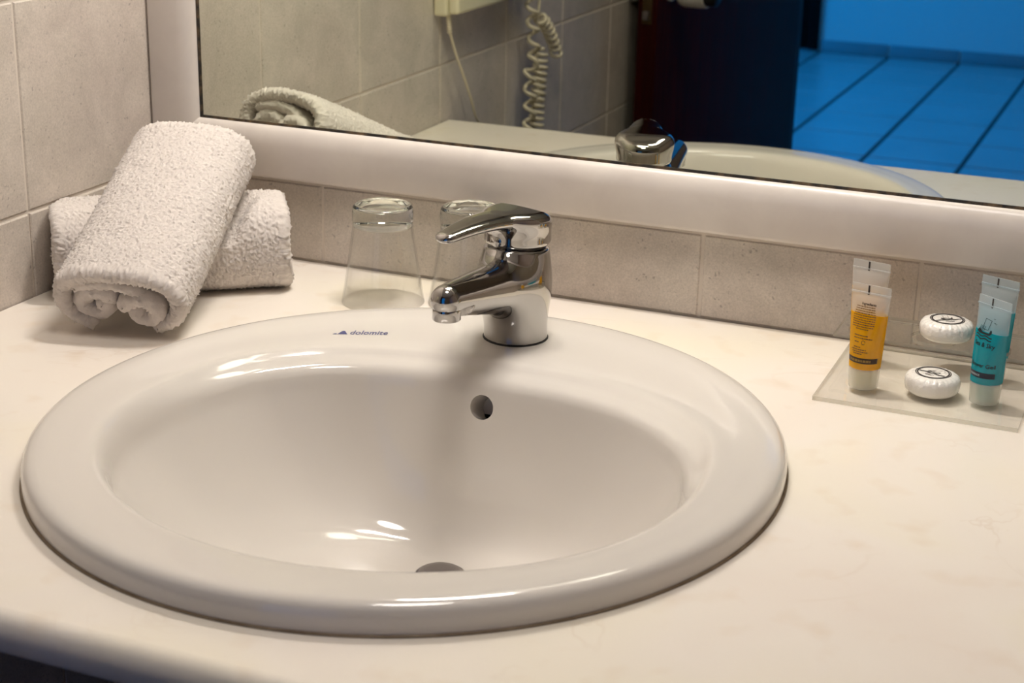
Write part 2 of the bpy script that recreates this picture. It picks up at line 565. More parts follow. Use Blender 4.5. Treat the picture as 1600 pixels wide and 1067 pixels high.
RX = 1.95            # right wall of the bathroom
BY = -2.235          # wall with the bathroom door
BYO = -2.36
CEIL = 1.62
FARY = -6.92         # far wall of the bedroom
structure(box('wall_back', -0.15, 2.1, 0.001, 0.15, FLOOR, CEIL, M['grout']))
structure(box('wall_left', -0.15, -0.0008, BYO, 0.001, FLOOR, CEIL, M['grout']))
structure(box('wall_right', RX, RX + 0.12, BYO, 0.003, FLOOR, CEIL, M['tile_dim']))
structure(box('ceiling', -2.7, 2.7, FARY, 0.15, CEIL, CEIL + 0.1, M['ceiling']))
structure(box('floor', -2.7, 2.7, FARY - 0.1, 0.15, FLOOR - 0.1, FLOOR - 0.004, M['floor_grout']))


def tile_mesh(w, h, t, bev):
    """tile in the local plane (x: along wall, z: up), face towards -y"""
    x, z, b = w / 2, h / 2, bev
    V = [(-x, 0, -z), (x, 0, -z), (x, 0, z), (-x, 0, z),
         (-x, -t + b, -z), (x, -t + b, -z), (x, -t + b, z), (-x, -t + b, z),
         (-x + b, -t, -z + b), (x - b, -t, -z + b), (x - b, -t, z - b), (-x + b, -t, z - b)]
    F = [(8, 9, 10, 11)]
    for i in range(4):
        j = (i + 1) % 4
        F += [(i, j, 4 + j, 4 + i), (4 + i, 4 + j, 8 + j, 8 + i)]
    me = bpy.data.meshes.new('tile'); me.from_pydata(V, [], F); me.materials.append(M['tile']); me.update()
    return me


wb = bpy.data.objects['wall_back']; wlft = bpy.data.objects['wall_left']
GAP = 0.0032
tile_cache = {}


def put_tile(parent, w, h, loc, rz, t=0.005, mat=None):
    key = (round(w, 4), round(h, 4), round(t, 4), mat)
    if key not in tile_cache:
        me = tile_mesh(w, h, t, 0.0012)
        if mat: me.materials.clear(); me.materials.append(M[mat])
        tile_cache[key] = me
    o = bpy.data.objects.new('tile', tile_cache[key]); link(o)
    o.location = loc; o.rotation_euler = (0, 0, rz); o.parent = parent
    return o


# back wall: one row of narrow tiles above the washstand, and those under it
xg = [0.0] + [0.1965 + 0.204 * k for k in range(9)]
for a, b in zip(xg[:-1], xg[1:]):
    put_tile(wb, b - a - GAP, 0.0835 - GAP, ((a + b) / 2, 0.0045, 0.0835 / 2), 0)
# left wall: rows of 20 cm, columns of 24.6 cm
zrows = [(-0.5165, -0.3165), (-0.3165, -0.1165), (-0.1165, 0.0835), (0.0835, 0.2835), (0.2835, 0.4835), (0.4835, 0.6835), (0.6835, 0.8835)]
yg = [-0.002, -0.2225] + [-0.2225 - 0.246 * k for k in range(1, 9)]
for z0, z1 in zrows:
    for a, b in zip(yg[:-1], yg[1:]):
        t = 0.0049 if z0 < 0 else 0.0042
        put_tile(wlft, a - b - GAP, z1 - z0 - GAP, (-0.0045 + 0.001, (a + b) / 2, (z0 + z1) / 2), math.radians(90), t)

# wall with the bathroom doorway (opening x 0.15 .. 0.93), its lining and lintel
DX0, DX1, DTOP = 0.15, 0.86, 1.18
V = []; F = []
for bb in ((-2.6, DX0 - 0.02, BYO, BY, FLOOR, CEIL), (DX1 + 0.02, 2.6, BYO, BY, FLOOR, CEIL), (DX0 - 0.02, DX1 + 0.02, BYO, BY, DTOP + 0.02, CEIL)):
    v, f = box_vf(*bb); F += [tuple(i + len(V) for i in q) for q in f]; V += v
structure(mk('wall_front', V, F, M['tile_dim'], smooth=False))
dr = empty('door_1', (DX0, BY, FLOOR)); structure(dr)
dr['label'] = 'dark mahogany bathroom door standing open, seen edge-on in the mirror'


def dpart(name, *bb, mat='wood', bevel=0.002):
    x0, x1, y0, y1, z0, z1 = bb
    return box(name, x0 - DX0, x1 - DX0, y0 - BY, y1 - BY, z0 - FLOOR, z1 - FLOOR, M[mat], dr, bevel)


dpart('jamb', DX0 - 0.02, DX0, BYO - 0.006, BY + 0.006, FLOOR, DTOP)
dpart('jamb', DX1, DX1 + 0.02, BYO - 0.006, BY + 0.006, FLOOR, DTOP)
dpart('head_jamb', DX0 - 0.02, DX1 + 0.02, BYO - 0.006, BY + 0.006, DTOP, DTOP + 0.02)
# leaf: from the hinge at (0.15, -2.235) to the lock edge at (0.05, -1.51)
hx, hy, lx, ly = DX0 + 0.005, BY + 0.012, 0.052, -1.512
ang = math.atan2(ly - hy, lx - hx); LL = math.hypot(ly - hy, lx - hx)
leaf = box('leaf', 0, LL, -0.02, 0.02, 0.01, DTOP - FLOOR - 0.005, M['wood'], dr, 0.002)
leaf.location = (hx - DX0, hy - BY, 0); leaf.rotation_euler = (0, 0, ang)
hz = 0.925                                    # handle height above floor
box('latch_plate', LL - 0.0005, LL + 0.0015, -0.010, 0.010, hz - 0.03, hz + 0.11, M['brass_dark'], leaf, 0.0005)
box('latch_bolt', LL, LL + 0.009, -0.006, 0.006, hz - 0.022, hz - 0.006, M['chrome_dull'], leaf, 0.001)
for sgn in (-1, 1):
    prof = [(0.0, 0.0), (0.021, 0.0), (0.021, 0.006), (0.010, 0.009), (0.010, 0.022), (0.026, 0.026), (0.029, 0.034), (0.029, 0.060), (0.0275, 0.062), (0.029, 0.064), (0.028, 0.078), (0.0, 0.079)]
    kn = lathe('knob', prof, M['white_plastic'], leaf, 40)
    kn.rotation_euler = (math.radians(90) if sgn < 0 else math.radians(-90), 0, 0)
    kn.location = (LL - 0.05, sgn * 0.02, hz + 0.03)
    kc = lathe('knob_end', [(0.0, 0.079), (0.024, 0.0785), (0.024, 0.096), (0.02, 0.099), (0.0, 0.0995)], M['black_plastic'], kn, 40)

# bedroom shell
structure(box('wall_bedroom_far', -2.7, 2.7, FARY - 0.1, FARY, FLOOR, CEIL, M['plaster']))
structure(box('wall_bedroom_right', 2.6, 2.7, FARY, BYO, FLOOR, CEIL, M['plaster']))
V = []; F = []
for bb in ((-2.7, -2.6, FARY, -5.5, FLOOR, CEIL), (-2.7, -2.6, -3.7, BYO, FLOOR, CEIL), (-2.7, -2.6, -5.5, -3.7, FLOOR, -0.25), (-2.7, -2.6, -5.5, -3.7, 1.35, CEIL)):
    v, f = box_vf(*bb); F += [tuple(i + len(V) for i in q) for q in f]; V += v
structure(mk('wall_bedroom_left', V, F, M['plaster'], smooth=False))
wn = structure(empty('window_1', (-2.65, -4.6, 0.55)))
for nm, bb in (('frame', (-.03, .03, -.9, -.85, -.8, .8)), ('frame', (-.03, .03, .85, .9, -.8, .8)), ('frame', (-.03, .03, -.85, .85, -.8, -.75)), ('frame', (-.03, .03, -.85, .85, .75, .8)), ('mullion', (-.02, .02, -.02, .02, -.75, .75))):
    box(nm, *bb, M['white_plastic'], wn, 0.003)
for s in (-1, 1):
    a, b = sorted((s * 0.02, s * 0.85))
    box('pane', -.003, .003, a, b, -.75, .75, M['pane'], wn)
fl = bpy.data.objects['floor']
# floor tiles of the bedroom and the bathroom
xs = [-0.0850 + 0.3465 * k for k in range(-7, 8)]
ys = [-6.585 + 0.3915 * k for k in range(0, 11)]
ftm = {}


def floor_tile(x0, x1, y0, y1, mat='floor_tile'):
    k = (round(x1 - x0, 3), round(y1 - y0, 3), mat)
    if k not in ftm:
        me = tile_mesh(x1 - x0 - 0.016, y1 - y0 - 0.018, 0.006, 0.002); me.materials.clear(); me.materials.append(M[mat])
        ftm[k] = me
    o = bpy.data.objects.new('floor_tile', ftm[k]); link(o)
    o.location = ((x0 + x1) / 2, (y0 + y1) / 2, FLOOR - 0.005); o.rotation_euler = (math.radians(-90), 0, 0)
    o.parent = fl


for a, b in zip(xs[:-1], xs[1:]):
    for c, d in zip([FARY + 0.01] + ys[:-1], ys):
        floor_tile(a, b, c, d)
for a, b in zip(xs[7:-1], xs[8:]):
    for c, d in ((-2.3, -1.9), (-1.9, -1.5), (-1.5, -1.1), (-1.1, -0.7), (-0.7, -0.3), (-0.3, 0.0)):
        if b < RX - 0.05: floor_tile(a, b, c, d, 'bath_floor')
bs = structure(empty('baseboard_bedroom', (0, FARY, FLOOR)))
for a, b in zip(xs[:-1], xs[1:]):
    if b < -0.9: continue
    o = box('skirting_tile', a + 0.006, b - 0.006, 0, 0.010, 0, 0.062, M['skirting'], bs, 0.001)
d2 = structure(empty('door_2', (-1.2, FARY, FLOOR)))
d2['label'] = 'dark wooden door in the bedroom wall behind the open bathroom door'
box('leaf', -0.42, 0.36, 0.002, 0.016, 0.012, 2.02, M['wood'], d2, 0.003)
box('architrave', 0.36, 0.415, 0.0, 0.03, 0.012, 2.08, M['wood'], d2, 0.003)
box('architrave', -0.475, -0.42, 0.0, 0.03, 0.012, 2.08, M['wood'], d2, 0.003)
box('architrave', -0.42, 0.36, 0.0, 0.03, 2.02, 2.08, M['wood'], d2, 0.003)

# ------------------------------------------------------------------ mirror and its marble frame
MX0, MX1, MZ0, MZ1 = 0.0564, 1.80, 0.1425, 0.80
FW = 0.0545
mir = empty('wall_mirror', (MX0, 0, MZ0))
tag(mir, 'large wall mirror with a dark worn edge above the washbasin', 'mirror')
o = box('glass', 0, MX1 - MX0, -0.005, 0.0025, 0, MZ1 - MZ0, M['mirror'], mir)
e = 0.0022
for nm, bb in (('edge_strip', (-0.001, MX1 - MX0, -0.0060, -0.0051, -0.001, e)), ('edge_strip', (-0.001, e * 1.25, -0.0060, -0.0051, e, MZ1 - MZ0)), ('edge_strip', (MX1 - MX0 - e, MX1 - MX0, -0.0060, -0.0051, e, MZ1 - MZ0)), ('edge_strip', (e, MX1 - MX0 - e, -0.0060, -0.0051, MZ1 - MZ0 - e, MZ1 - MZ0))):
    box(nm, *bb, M['mirror_edge'], mir)
fr = empty('trim_1', (MX0, 0, MZ0 - FW)); fr['kind'] = 'structure'; fr['label'] = 'rounded cream marble trim framing the wall mirror'


def rail(name, p0, p1, inward, n0=0.0):
    """marble moulding from p0 to p1 on the wall; inward = unit vector (x, z) to the mirror"""
    prof = [(0.0, 0.0015), (0.0, -0.0125), (0.0006, -0.0145), (0.002, -0.0158), (0.004, -0.0163), (0.030, -0.0168)]
    prof += [(0.0335 + 0.0207 * math.sin(a), -0.0053 - 0.0115 * math.cos(a)) for a in np.linspace(0.08, math.pi / 2, 12)] + [(0.0542, 0.0015)]
    V = []; F = []
    P0, P1 = Vector(p0), Vector(p1)
    K = len(prof)
    along = (P1 - P0).normalized()
    for e_ in (P0, P1):
        sg = 1 if e_ is P0 else -1
        for d, y in prof:
            mit = d * n0 * sg
            V.append((e_[0] + inward[0] * d + along[0] * mit, y, e_[1] + inward[1] * d + along[1] * mit))
    for i in range(K - 1):
        F.append((i, i + 1, K + i + 1, K + i))
    F.append(tuple(range(K))); F.append(tuple(range(K, 2 * K))[::-1])
    V = [(v[0] - MX0, v[1], v[2] - (MZ0 - FW)) for v in V]
    return fix_normals(mk(name, V, F, M['frame'], fr, True, 50))


zb, zt = MZ0 - FW, MZ1 + FW
xl, xr = MX0 - FW, MX1 + FW
rail('bottom_rail', (xl, zb), (xr, zb), (0, 1), 1.0)
rail('stile', (xl, zb), (xl, zt), (1, 0), 1.0)
rail('top_rail', (xl, zt), (xr, zt), (0, -1), 1.0)
rail('stile', (xr, zb), (xr, zt), (-1, 0), 1.0)

# ------------------------------------------------------------------ washstand top
SCX, SCY, SA, SB = 0.4975, -0.4075, 0.2845, 0.2950
CX1 = RX - 0.004
YF = -0.7560


def ring_plate(x0, x1, y0, y1, cx, cy, r, nseg=96):
    """angles incl. the corners of the rectangle; inner circle and outer rectangle points"""
    an = list(np.linspace(0, 2 * math.pi, nseg, endpoint=False))
    for X, Y in ((x0, y0), (x1, y0), (x1, y1), (x0, y1)):
        an.append(math.atan2(Y - cy, X - cx) % (2 * math.pi))
    an = sorted(set(round(a, 6) for a in an))
    inn, outp = [], []
    for a in an:
        c, s = math.cos(a), math.sin(a)
        t = min([(x1 - cx) / c if c > 1e-9 else 1e9, (x0 - cx) / c if c < -1e-9 else 1e9, (y1 - cy) / s if s > 1e-9 else 1e9, (y0 - cy) / s if s < -1e-9 else 1e9])
        inn.append((cx + r * c, cy + r * s)); outp.append((cx + t * c, cy + t * s))
    return inn, outp


R_E = 0.013
TH = 0.030
inn, outp = ring_plate(0.003, CX1, YF + R_E, -0.0015, SCX, SCY, 0.263, 120)
n = len(inn); V = []; F = []
for z in (0.0, -TH):
    V += [(p[0], p[1], z) for p in inn] + [(p[0], p[1], z) for p in outp]
for i in range(n):
    j = (i + 1) % n
    F += [(i, n + i, n + j, j), (2 * n + i, 2 * n + j, 3 * n + j, 3 * n + i), (i, j, 2 * n + j, 2 * n + i)]
    mid = ((outp[i][1] + outp[j][1]) / 2)
    if mid > YF + R_E + 1e-5:
        F.append((n + i, 3 * n + i, 3 * n + j, n + j))
# rounded nose along the front
b = len(V); K = 14
for X in (0.003, CX1):
    for k in range(K + 1):
        a = math.pi * k / K
        V.append((X, YF + R_E - R_E * math.sin(a) * 1.0, -TH / 2 + TH / 2 * math.cos(a)))
for k in range(K):
    F.append((b + k, b + k + 1, b + K + 1 + k + 1, b + K + 1 + k))
top = fix_normals(mk('washstand_top', V, F, M['marble'], None, True, 40))
tag(top, 'cream marble washstand top holding the round basin', 'countertop')

# ------------------------------------------------------------------ basin
NT = 256
th = 2 * np.pi * np.arange(NT) / NT
ct, st = np.cos(th), np.sin(th)
sm = lambda x: np.clip(x, 0, 1) ** 2 * (3 - 2 * np.clip(x, 0, 1))
wbk = sm((st + 0.25) / 0.95)          # 0 in front, 1 at the back


def outer(inset):
    return SCX + (SA - inset) * ct, SCY + (SB - inset) * st


OCX, OCY = 0.5035, -0.4392
nn = 2.0 + 0.5 * sm((st + 0.05) / 0.6)
oa = 0.2280
ob = np.where(st > 0, 0.2117 + (0.1960 - 0.2117) * sm(st / 0.7), 0.2117)
ox = oa * np.sign(ct) * np.abs(ct) ** (2 / nn)
oy = ob * np.sign(st) * np.abs(st) ** (2 / nn)


def opening(d):
    k = 1 - d / np.sqrt(ox ** 2 + oy ** 2)
    return OCX + ox * k, OCY + oy * k


PX, PY, PZ, PR = 0.5015, -0.362, -0.1290, 0.0205
rings = []


def addr(xy, z):
    z = np.full(NT, z) if np.isscalar(z) else z
    rings.append(np.stack([xy[0], xy[1], z], 1))


front = [(0.000, 0.0198), (0.003, 0.0174), (0.0055, 0.0135), (0.0075, 0.009), (0.0092, 0.003), (0.0108, -0.004), (0.0125, -0.012)]
back = [(0.000, 0.0165), (0.0035, 0.0138), (0.0095, 0.0112), (0.0165, 0.0092), (0.0215, 0.0060), (0.0242, 0.0005), (0.0258, -0.0070)]


def lipring(k):
    d = front[k][0] * (1 - wbk) + back[k][0] * wbk
    z = front[k][1] * (1 - wbk) + back[k][1] * wbk
    return opening(d), z


edge_xy, edge_z = lipring(6)
bowl_p = 3.1


def bowl(s, grow=0.0, drop=0.0):
    x = edge_xy[0] * (1 - s) + (PX + PR * ct) * s
    y = edge_xy[1] * (1 - s) + (PY + PR * st) * s
    z = edge_z - (edge_z - PZ) * (1 - (1 - s) ** bowl_p)
    if grow:
        dx, dy = x - PX, y - PY; l = np.sqrt(dx * dx + dy * dy)
        x = x + grow * dx / l; y = y + grow * dy / l; z = z - drop
    return (x, y), z


# underside, from the outlet up and out to the flange
for s in np.linspace(1, 0.06, 24):
    xy, z = bowl(s, 0.007, 0.010); addr(xy, z)
addr(outer(0.045), -0.004)
addr(outer(0.036), 0.0005)
# flange side and rim
for inset, z in ((0.0005, 0.0005), (0.0, 0.004), (0.0, 0.0110), (0.0005, 0.0140), (0.0018, 0.0168), (0.0040, 0.0191), (0.0072, 0.0206), (0.0115, 0.0213), (0.0200, 0.0216)):
    addr(outer(inset), z)
o1 = outer(0.020); o2 = opening(-0.008)
for k in (0.2, 0.4, 0.6, 0.8):
    addr((o1[0] * (1 - k) + o2[0] * k, o1[1] * (1 - k) + o2[1] * k), 0.0215 - wbk * 0.0030 * math.sin(min(k * 2.0, 1) * math.pi / 2))
addr(o2, 0.0212 - wbk * 0.0030); addr(opening(-0.0035), 0.0208 - wbk * 0.0032)
for k in range(7):
    xy, z = lipring(k); addr(xy, z)
for s in np.linspace(0, 1, 46)[1:]:
    s2 = s ** 1.15
    xy, z = bowl(s2); addr(xy, z)
NR = len(rings)
SV = np.concatenate(rings)
SF = []
for r in range(NR):
    r2 = (r + 1) % NR
    for i in range(NT):
        j = (i + 1) % NT
        SF.append((r * NT + i, r * NT + j, r2 * NT + j, r2 * NT + i))
sink = empty('washbasin', (SCX, SCY, 0))
tag(sink, 'round white ceramic washbasin set into the marble top', 'washbasin')
SO = np.array([SCX, SCY, 0.0])
bowl_o = fix_normals(mk('bowl', SV - SO, SF, M['ceramic'], sink, True))
# overflow hole: cut through the back of the bowl
OV = Vector((0.4965, -0.278, -0.0150)) - Vector(SO)
bvh_s = bvh_of(bowl_o)
hit = bvh_s.ray_cast(OV + Vector((0, -0.08, 0.0)), Vector((0, 1, 0)))
ovn = Vector((0, -0.93, 0.36)).normalized()
ovp = hit[0] if hit[0] is not None else OV
cut = lathe('cut', [(0.0, -0.03), (0.0105, -0.03), (0.0105, 0.02), (0.0, 0.02)], M['ceramic'], None, 40)
cut.matrix_world = Matrix.Translation(ovp + Vector(SO)) @ ovn.to_track_quat('Z', 'Y').to_matrix().to_4x4()
bpy.context.view_layer.update()
md = bowl_o.modifiers.new('b', 'BOOLEAN'); md.operation = 'DIFFERENCE'; md.object = cut; md.solver = 'EXACT'
dg = bpy.context.evaluated_depsgraph_get(); dg.update()
me2 = bpy.data.meshes.new_from_object(bowl_o.evaluated_get(dg))
bowl_o.modifiers.clear()
if len(me2.polygons) > 1000:
    bowl_o.data = me2
bpy.data.objects.remove(cut)
bowl_o.data.shade_smooth(); bowl_o.data.set_sharp_from_angle(angle=math.radians(55))
ch = lathe('overflow_dark_cup', [(0.0, -0.060), (0.016, -0.060), (0.016, -0.0085), (0.0112, -0.0085)], M['black_plastic'], sink, 32)  # black cup added behind the hole to stand in for its shade
ch.matrix_parent_inverse = Matrix.Identity(4)
ch.matrix_local = Matrix.Translation(ovp) @ ovn.to_track_quat('Z', 'Y').to_matrix().to_4x4()
dl = (PX - SCX, PY - SCY, PZ)
lathe('drain_ring', [(0.0192, -0.03), (0.0192, 0.0002), (0.0198, 0.0008), (0.0210, 0.0008), (0.0216, 0.0002), (0.0212, -0.002), (0.0205, -0.03)], M['chrome_dull'], sink, 48, dl)
pg = lathe('drain_plug', [(0.0, 0.0052), (0.010, 0.0050), (0.0155, 0.0042), (0.0182, 0.0028), (0.0188, 0.001), (0.018, -0.004), (0.0, -0.004)], M['chrome_dull'], sink, 48, dl)
# bead of sealant round the flange
seal = []
for inset, z in ((0.0010, 0.0022), (-0.0006, 0.0012), (-0.0015, 0.0003), (0.0010, 0.0003)):
    x, y = outer(inset); seal.append(np.stack([x, y, np.full(NT, z)], 1))
wob = 1 + 0.0
SE = np.concatenate(seal) - SO
FE = [(r * NT + i, r * NT + (i + 1) % NT, ((r + 1) % 4) * NT + (i + 1) % NT, ((r + 1) % 4) * NT + i) for r in range(4) for i in range(NT)]
fix_normals(mk('sealant_bead', SE, FE, M['sealant'], sink, True))
# maker's mark
bvh_s = bvh_of(bowl_o)
dc = Decal()
dc.text('dolomite', 0.0128, -0.0024, 0.0088, shear=0.25, bold=0.00014, spacing=1.05)
dc.poly([(0.0022, -0.0024), (0.0112, -0.0024), (0.0086, 0.0028), (0.0070, 0.0030), (0.0054, 0.0020)])
dc.poly([(-0.0022, -0.0024), (0.0018, -0.0024), (0.0014, -0.0008), (-0.0004, -0.0012)])
dirx = Vector((0.0393, 0.0174, 0)).normalized()
diry = Vector((-dirx.y, dirx.x, 0))
dc.lay('maker_mark', bvh_s, Vector((0.3405, -0.2400, 0.03)) - Vector(SO), dirx, diry * 1.75, (0, 0, 1), M['logo_blue'], sink, 0.0002)

# ------------------------------------------------------------------ mixer tap
FX, FY, FZ = 0.4880, -0.1780, 0.0186
tap = empty('basin_mixer_tap', (FX, FY, FZ))
tag(tap, 'chrome single-lever mixer tap on the back of the basin', 'tap')
SP_ANG = math.radians(2.5)      # spout turned a little towards the left wall
LV_ANG = math.radians(16.7)     # lever turned further


def rcone(P, a, b, r1, r2):
    ba = b - a; l2 = (ba ** 2).sum(); rr = r1 - r2; a2 = l2 - rr * rr; il2 = 1 / l2
    pa = P - a; y = pa @ ba; z = y - l2
    x2 = ((pa * l2 - y[:, None] * ba) ** 2).sum(1)
    y2 = y * y * l2; z2 = z * z * l2
    k = np.sign(rr) * rr * rr * x2
    c1 = np.sign(z) * a2 * z2 > k
    c2 = np.sign(y) * a2 * y2 < k
    return np.where(c1, np.sqrt(x2 + z2) * il2 - r2, np.where(c2, np.sqrt(x2 + y2) * il2 - r1, (np.sqrt(x2 * a2 * il2) + y * rr) * il2 - r1))


def body_sdf(P):
    # local frame: -y is the way the spout points
    q = P.copy()
    r = np.hypot(q[:, 0], q[:, 1])
    R = 0.0278 + 0.0006 * np.exp(-q[:, 2] / 0.012)
    cyl = smax(np.abs(q[:, 2] - 0.0412) - 0.0412, r - R, 0.002)
    s = rcone(P * np.array([1.0, 1, 1]), np.array([0, -0.012, 0.0515]), np.array([0, -0.1340, 0.0712]), 0.0255, 0.0132)
    d = smin(cyl, s, 0.028)
    # flatten below the spout end for the aerator, trim at base
    d = smax(d, -(P[:, 2] - 0.0002), 0.0008)
    d = smax(d, np.where(P[:, 1] < -0.112, 0.0622 - P[:, 2], -1.0), 0.003)
    return d


Vb, Qb = surface_nets(body_sdf, (-0.036, -0.156, -0.004), (0.036, 0.036, 0.094), 0.0012)
bo = mk_np('body', Vb, Qb, M['chrome'], tap); bo.rotation_euler = (0, 0, -SP_ANG)
aer = lathe('aerator', [(0.0, -0.0065), (0.0085, -0.0065), (0.0092, -0.0095), (0.0112, -0.0095), (0.0116, -0.009), (0.0117, -0.001), (0.0112, 0.001), (0.0, 0.002)], M['chrome'], tap, 40)
aer.location = Matrix.Rotation(-SP_ANG, 3, 'Z') @ Vector((0, -0.1340, 0.0645))
lathe('base_seal', [(0.0, 0.0), (0.0290, 0.0), (0.0292, 0.0008), (0.028, 0.0014), (0.0, 0.0014)], M['gasket'], tap, 48, (0, 0, -0.0002))
lathe('cartridge_collar', [(0.0, 0.078), (0.0245, 0.078), (0.0245, 0.0865), (0.0, 0.0865)], M['gasket'], tap, 48)


def lever_sdf(P):
    r = np.hypot(P[:, 0], P[:, 1] * 0.98)
    Rr = 0.0292 - 0.0030 * sm((0.0905 - P[:, 2]) / 0.006)
    topz = 0.1160 - 0.25 * np.clip(P[:, 1] - 0.004, 0, 1)
    cap = smax(smax(r - Rr, P[:, 2] - topz, 0.010), 0.0848 - P[:, 2], 0.0015)
    # blade: broad at the cap, narrow at its tip
    t = np.clip((-P[:, 1] + 0.006) / 0.110, 0, 1)
    hw = 0.0265 + (0.0088 - 0.0265) * (t ** 0.85)
    hz_ = 0.0080 + (0.0042 - 0.0080) * t
    cz = 0.1075 + 0.0050 * np.sin(np.pi * t) + 0.0012 * t
    k = (np.abs(P[:, 0] / hw) ** 2.4 + np.abs((P[:, 2] - cz) / hz_) ** 2.4) ** (1 / 2.4)
    bl = (k - 1) * np.minimum(hz_, hw) * 0.9
    bl = smax(bl, np.abs(P[:, 1] + 0.046) - 0.058, 0.010)
    return smin(cap, bl * 0.85, 0.007)


Vl, Ql = surface_nets(lever_sdf, (-0.036, -0.112, 0.080), (0.036, 0.038, 0.1245), 0.0011)
lv = mk_np('lever', Vl, Ql, M['chrome'], tap); lv.rotation_euler = (0, 0, -LV_ANG)
ind = lathe('indicator', [(0.0, 0.0012), (0.0048, 0.0009), (0.0058, 0.0), (0.0058, -0.003), (0.0, -0.003)], M['chrome'], lv, 32)
ind.location = (0, -0.0293, 0.0935); ind.rotation_euler = (math.radians(84), 0, 0)


# ------------------------------------------------------------------ drinking glasses
def glass(loc, label):
    g = empty('drinking_glass', loc)
    tag(g, label, 'glass', 'upturned glasses by the back wall')
    R0, R1, H = 0.0405, 0.0290, 0.0762
    prof = []
    for k in range(13):
        t = k / 12
        prof.append((R0 + (R1 - R0) * (t ** 0.92), 0.0005 + H * t))
    inner = [(r - 0.0013, z) for r, z in prof[::-1]]
    lathe('wall', [(R0 - 0.0013, 0.0008), (R0 - 0.0006, 0.0)] + prof + inner, M['glass_wall'], g, 72, sharp=60)
    base = [(0.0, 0.0790), (0.016, 0.0786), (0.0245, 0.0772), (0.0280, 0.0768), (0.0290, 0.0780), (0.0288, 0.0800), (0.0294, 0.0820), (0.0295, 0.0905), (0.0288, 0.0950), (0.0272, 0.0972), (0.0248, 0.0976), (0.0228, 0.0962), (0.0140, 0.0950), (0.0, 0.0945)]
    lathe('base', base, M['glass_base'], g, 72, sharp=60)
    return g


glass((0.3110, -0.0880, 0.0), 'upturned clear glass standing free to the left of the tap')
glass((0.3895, -0.0570, 0.0), 'upturned clear glass half hidden behind the tap')


# ------------------------------------------------------------------ towels
def fbm(P, s, seed):
    """cheap smooth noise from summed sines"""
    r = np.random.default_rng(seed); out = np.zeros(len(P))
    for k in range(7):
        d = r.normal(size=3); d /= np.linalg.norm(d)
        out += np.sin(P @ d * s * r.uniform(0.6, 1.8) + r.uniform(0, 6.28))
    return out / 7


def strip_solid(path, thick, L, step, end_round=0.010, closed=False, endshift=None):
    """a towel sheet: 2-D path (u, v) with thickness, drawn out along w by L; returns verts (u, v, w), quads"""
    path = np.asarray(path, float)
    seg = np.linalg.norm(np.diff(path, axis=0), axis=1); s = np.r_[0, np.cumsum(seg)]
    n = max(12, int(s[-1] / step)); q = np.linspace(0, s[-1], n)
    P = np.stack([np.interp(q, s, path[:, 0]), np.interp(q, s, path[:, 1])], 1)
    for _ in range(4):
        P[1:-1] = 0.25 * P[:-2] + 0.5 * P[1:-1] + 0.25 * P[2:]
    T = np.gradient(P, axis=0); T /= np.linalg.norm(T, axis=1)[:, None]
    N = np.stack([-T[:, 1], T[:, 0]], 1)
    na = 6
    A = P + N * thick / 2; B = P - N * thick / 2
    capA = [P[-1] + thick / 2 * (math.cos(a) * N[-1] + math.sin(a) * T[-1]) for a in np.linspace(0, math.pi, na)[1:-1]]
    capB = [P[0] + thick / 2 * (-math.cos(a) * N[0] - math.sin(a) * T[0]) for a in np.linspace(0, math.pi, na)[1:-1]]
    O = np.vstack([A, capA, B[::-1], capB])
    C = np.vstack([P, np.repeat(P[-1:], len(capA), 0), P[::-1], np.repeat(P[:1], len(capB), 0)])
    K = len(O)
    m_ = max(8, int(L / step))
    w = np.linspace(0, L, m_)
    extra = np.array([0.0, 0.04, 0.15, 0.32, 0.55, 0.8]) * end_round
    w = np.unique(np.r_[extra, w[(w > end_round) & (w < L - end_round)], L - extra])
    V = []
    er = min(end_round, thick / 2 * 1.2)
    for ww in w:
        d = min(ww, L - ww)
        k = 1.0 if d >= er else math.sqrt(max(0.0, 1 - (1 - d / er) ** 2))
        k = max(k, 0.05)
        V.append(np.c_[C + (O - C) * k, np.full(K, ww)])
    V = np.array(V); m_ = len(w)
    i = np.arange(m_ - 1)[:, None]; j = np.arange(K)[None, :]; j2 = (j + 1) % K
    Q = np.stack([i * K + j, i * K + j2, (i + 1) * K + j2, (i + 1) * K + j], -1).reshape(-1, 4)
    V = V.reshape(-1, 3)
    # cap the two ends with quads across the sheet
    n_ = len(P); caps = []
    for base, flip in ((0, False), ((m_ - 1) * K, True)):
        for a in range(n_ - 1):
            b2 = len(A) + len(capA) + (n_ - 1 - a)
            qd = [base + a, base + a + 1, base + b2 - 1, base + b2]
            caps.append(qd[::-1] if flip else qd)
    Q = np.vstack([Q, np.array(caps)])
    return V, Q


def vnormals(V, Q):
    N = np.zeros_like(V)
    fn = np.cross(V[Q[:, 2]] - V[Q[:, 0]], V[Q[:, 3]] - V[Q[:, 1]])
    for k in range(4): np.add.at(N, Q[:, k], fn)
    return N / (np.linalg.norm(N, axis=1)[:, None] + 1e-12)


def sup(a, b, t, n):
    c, s = np.cos(t), np.sin(t)
    return np.stack([a * np.sign(c) * np.abs(c) ** (2 / n), b * np.sign(s) * np.abs(s) ** (2 / n)], 1)


def spiral(cu, cv, r0, r1, turns, a0, sx=1.0, sy=1.0):
    t = np.linspace(0, 1, 160)
    r = r0 + (r1 - r0) * t; a = a0 + turns * 2 * math.pi * t
    return np.stack([cu + sx * r * np.cos(a), cv + sy * r * np.sin(a)], 1)


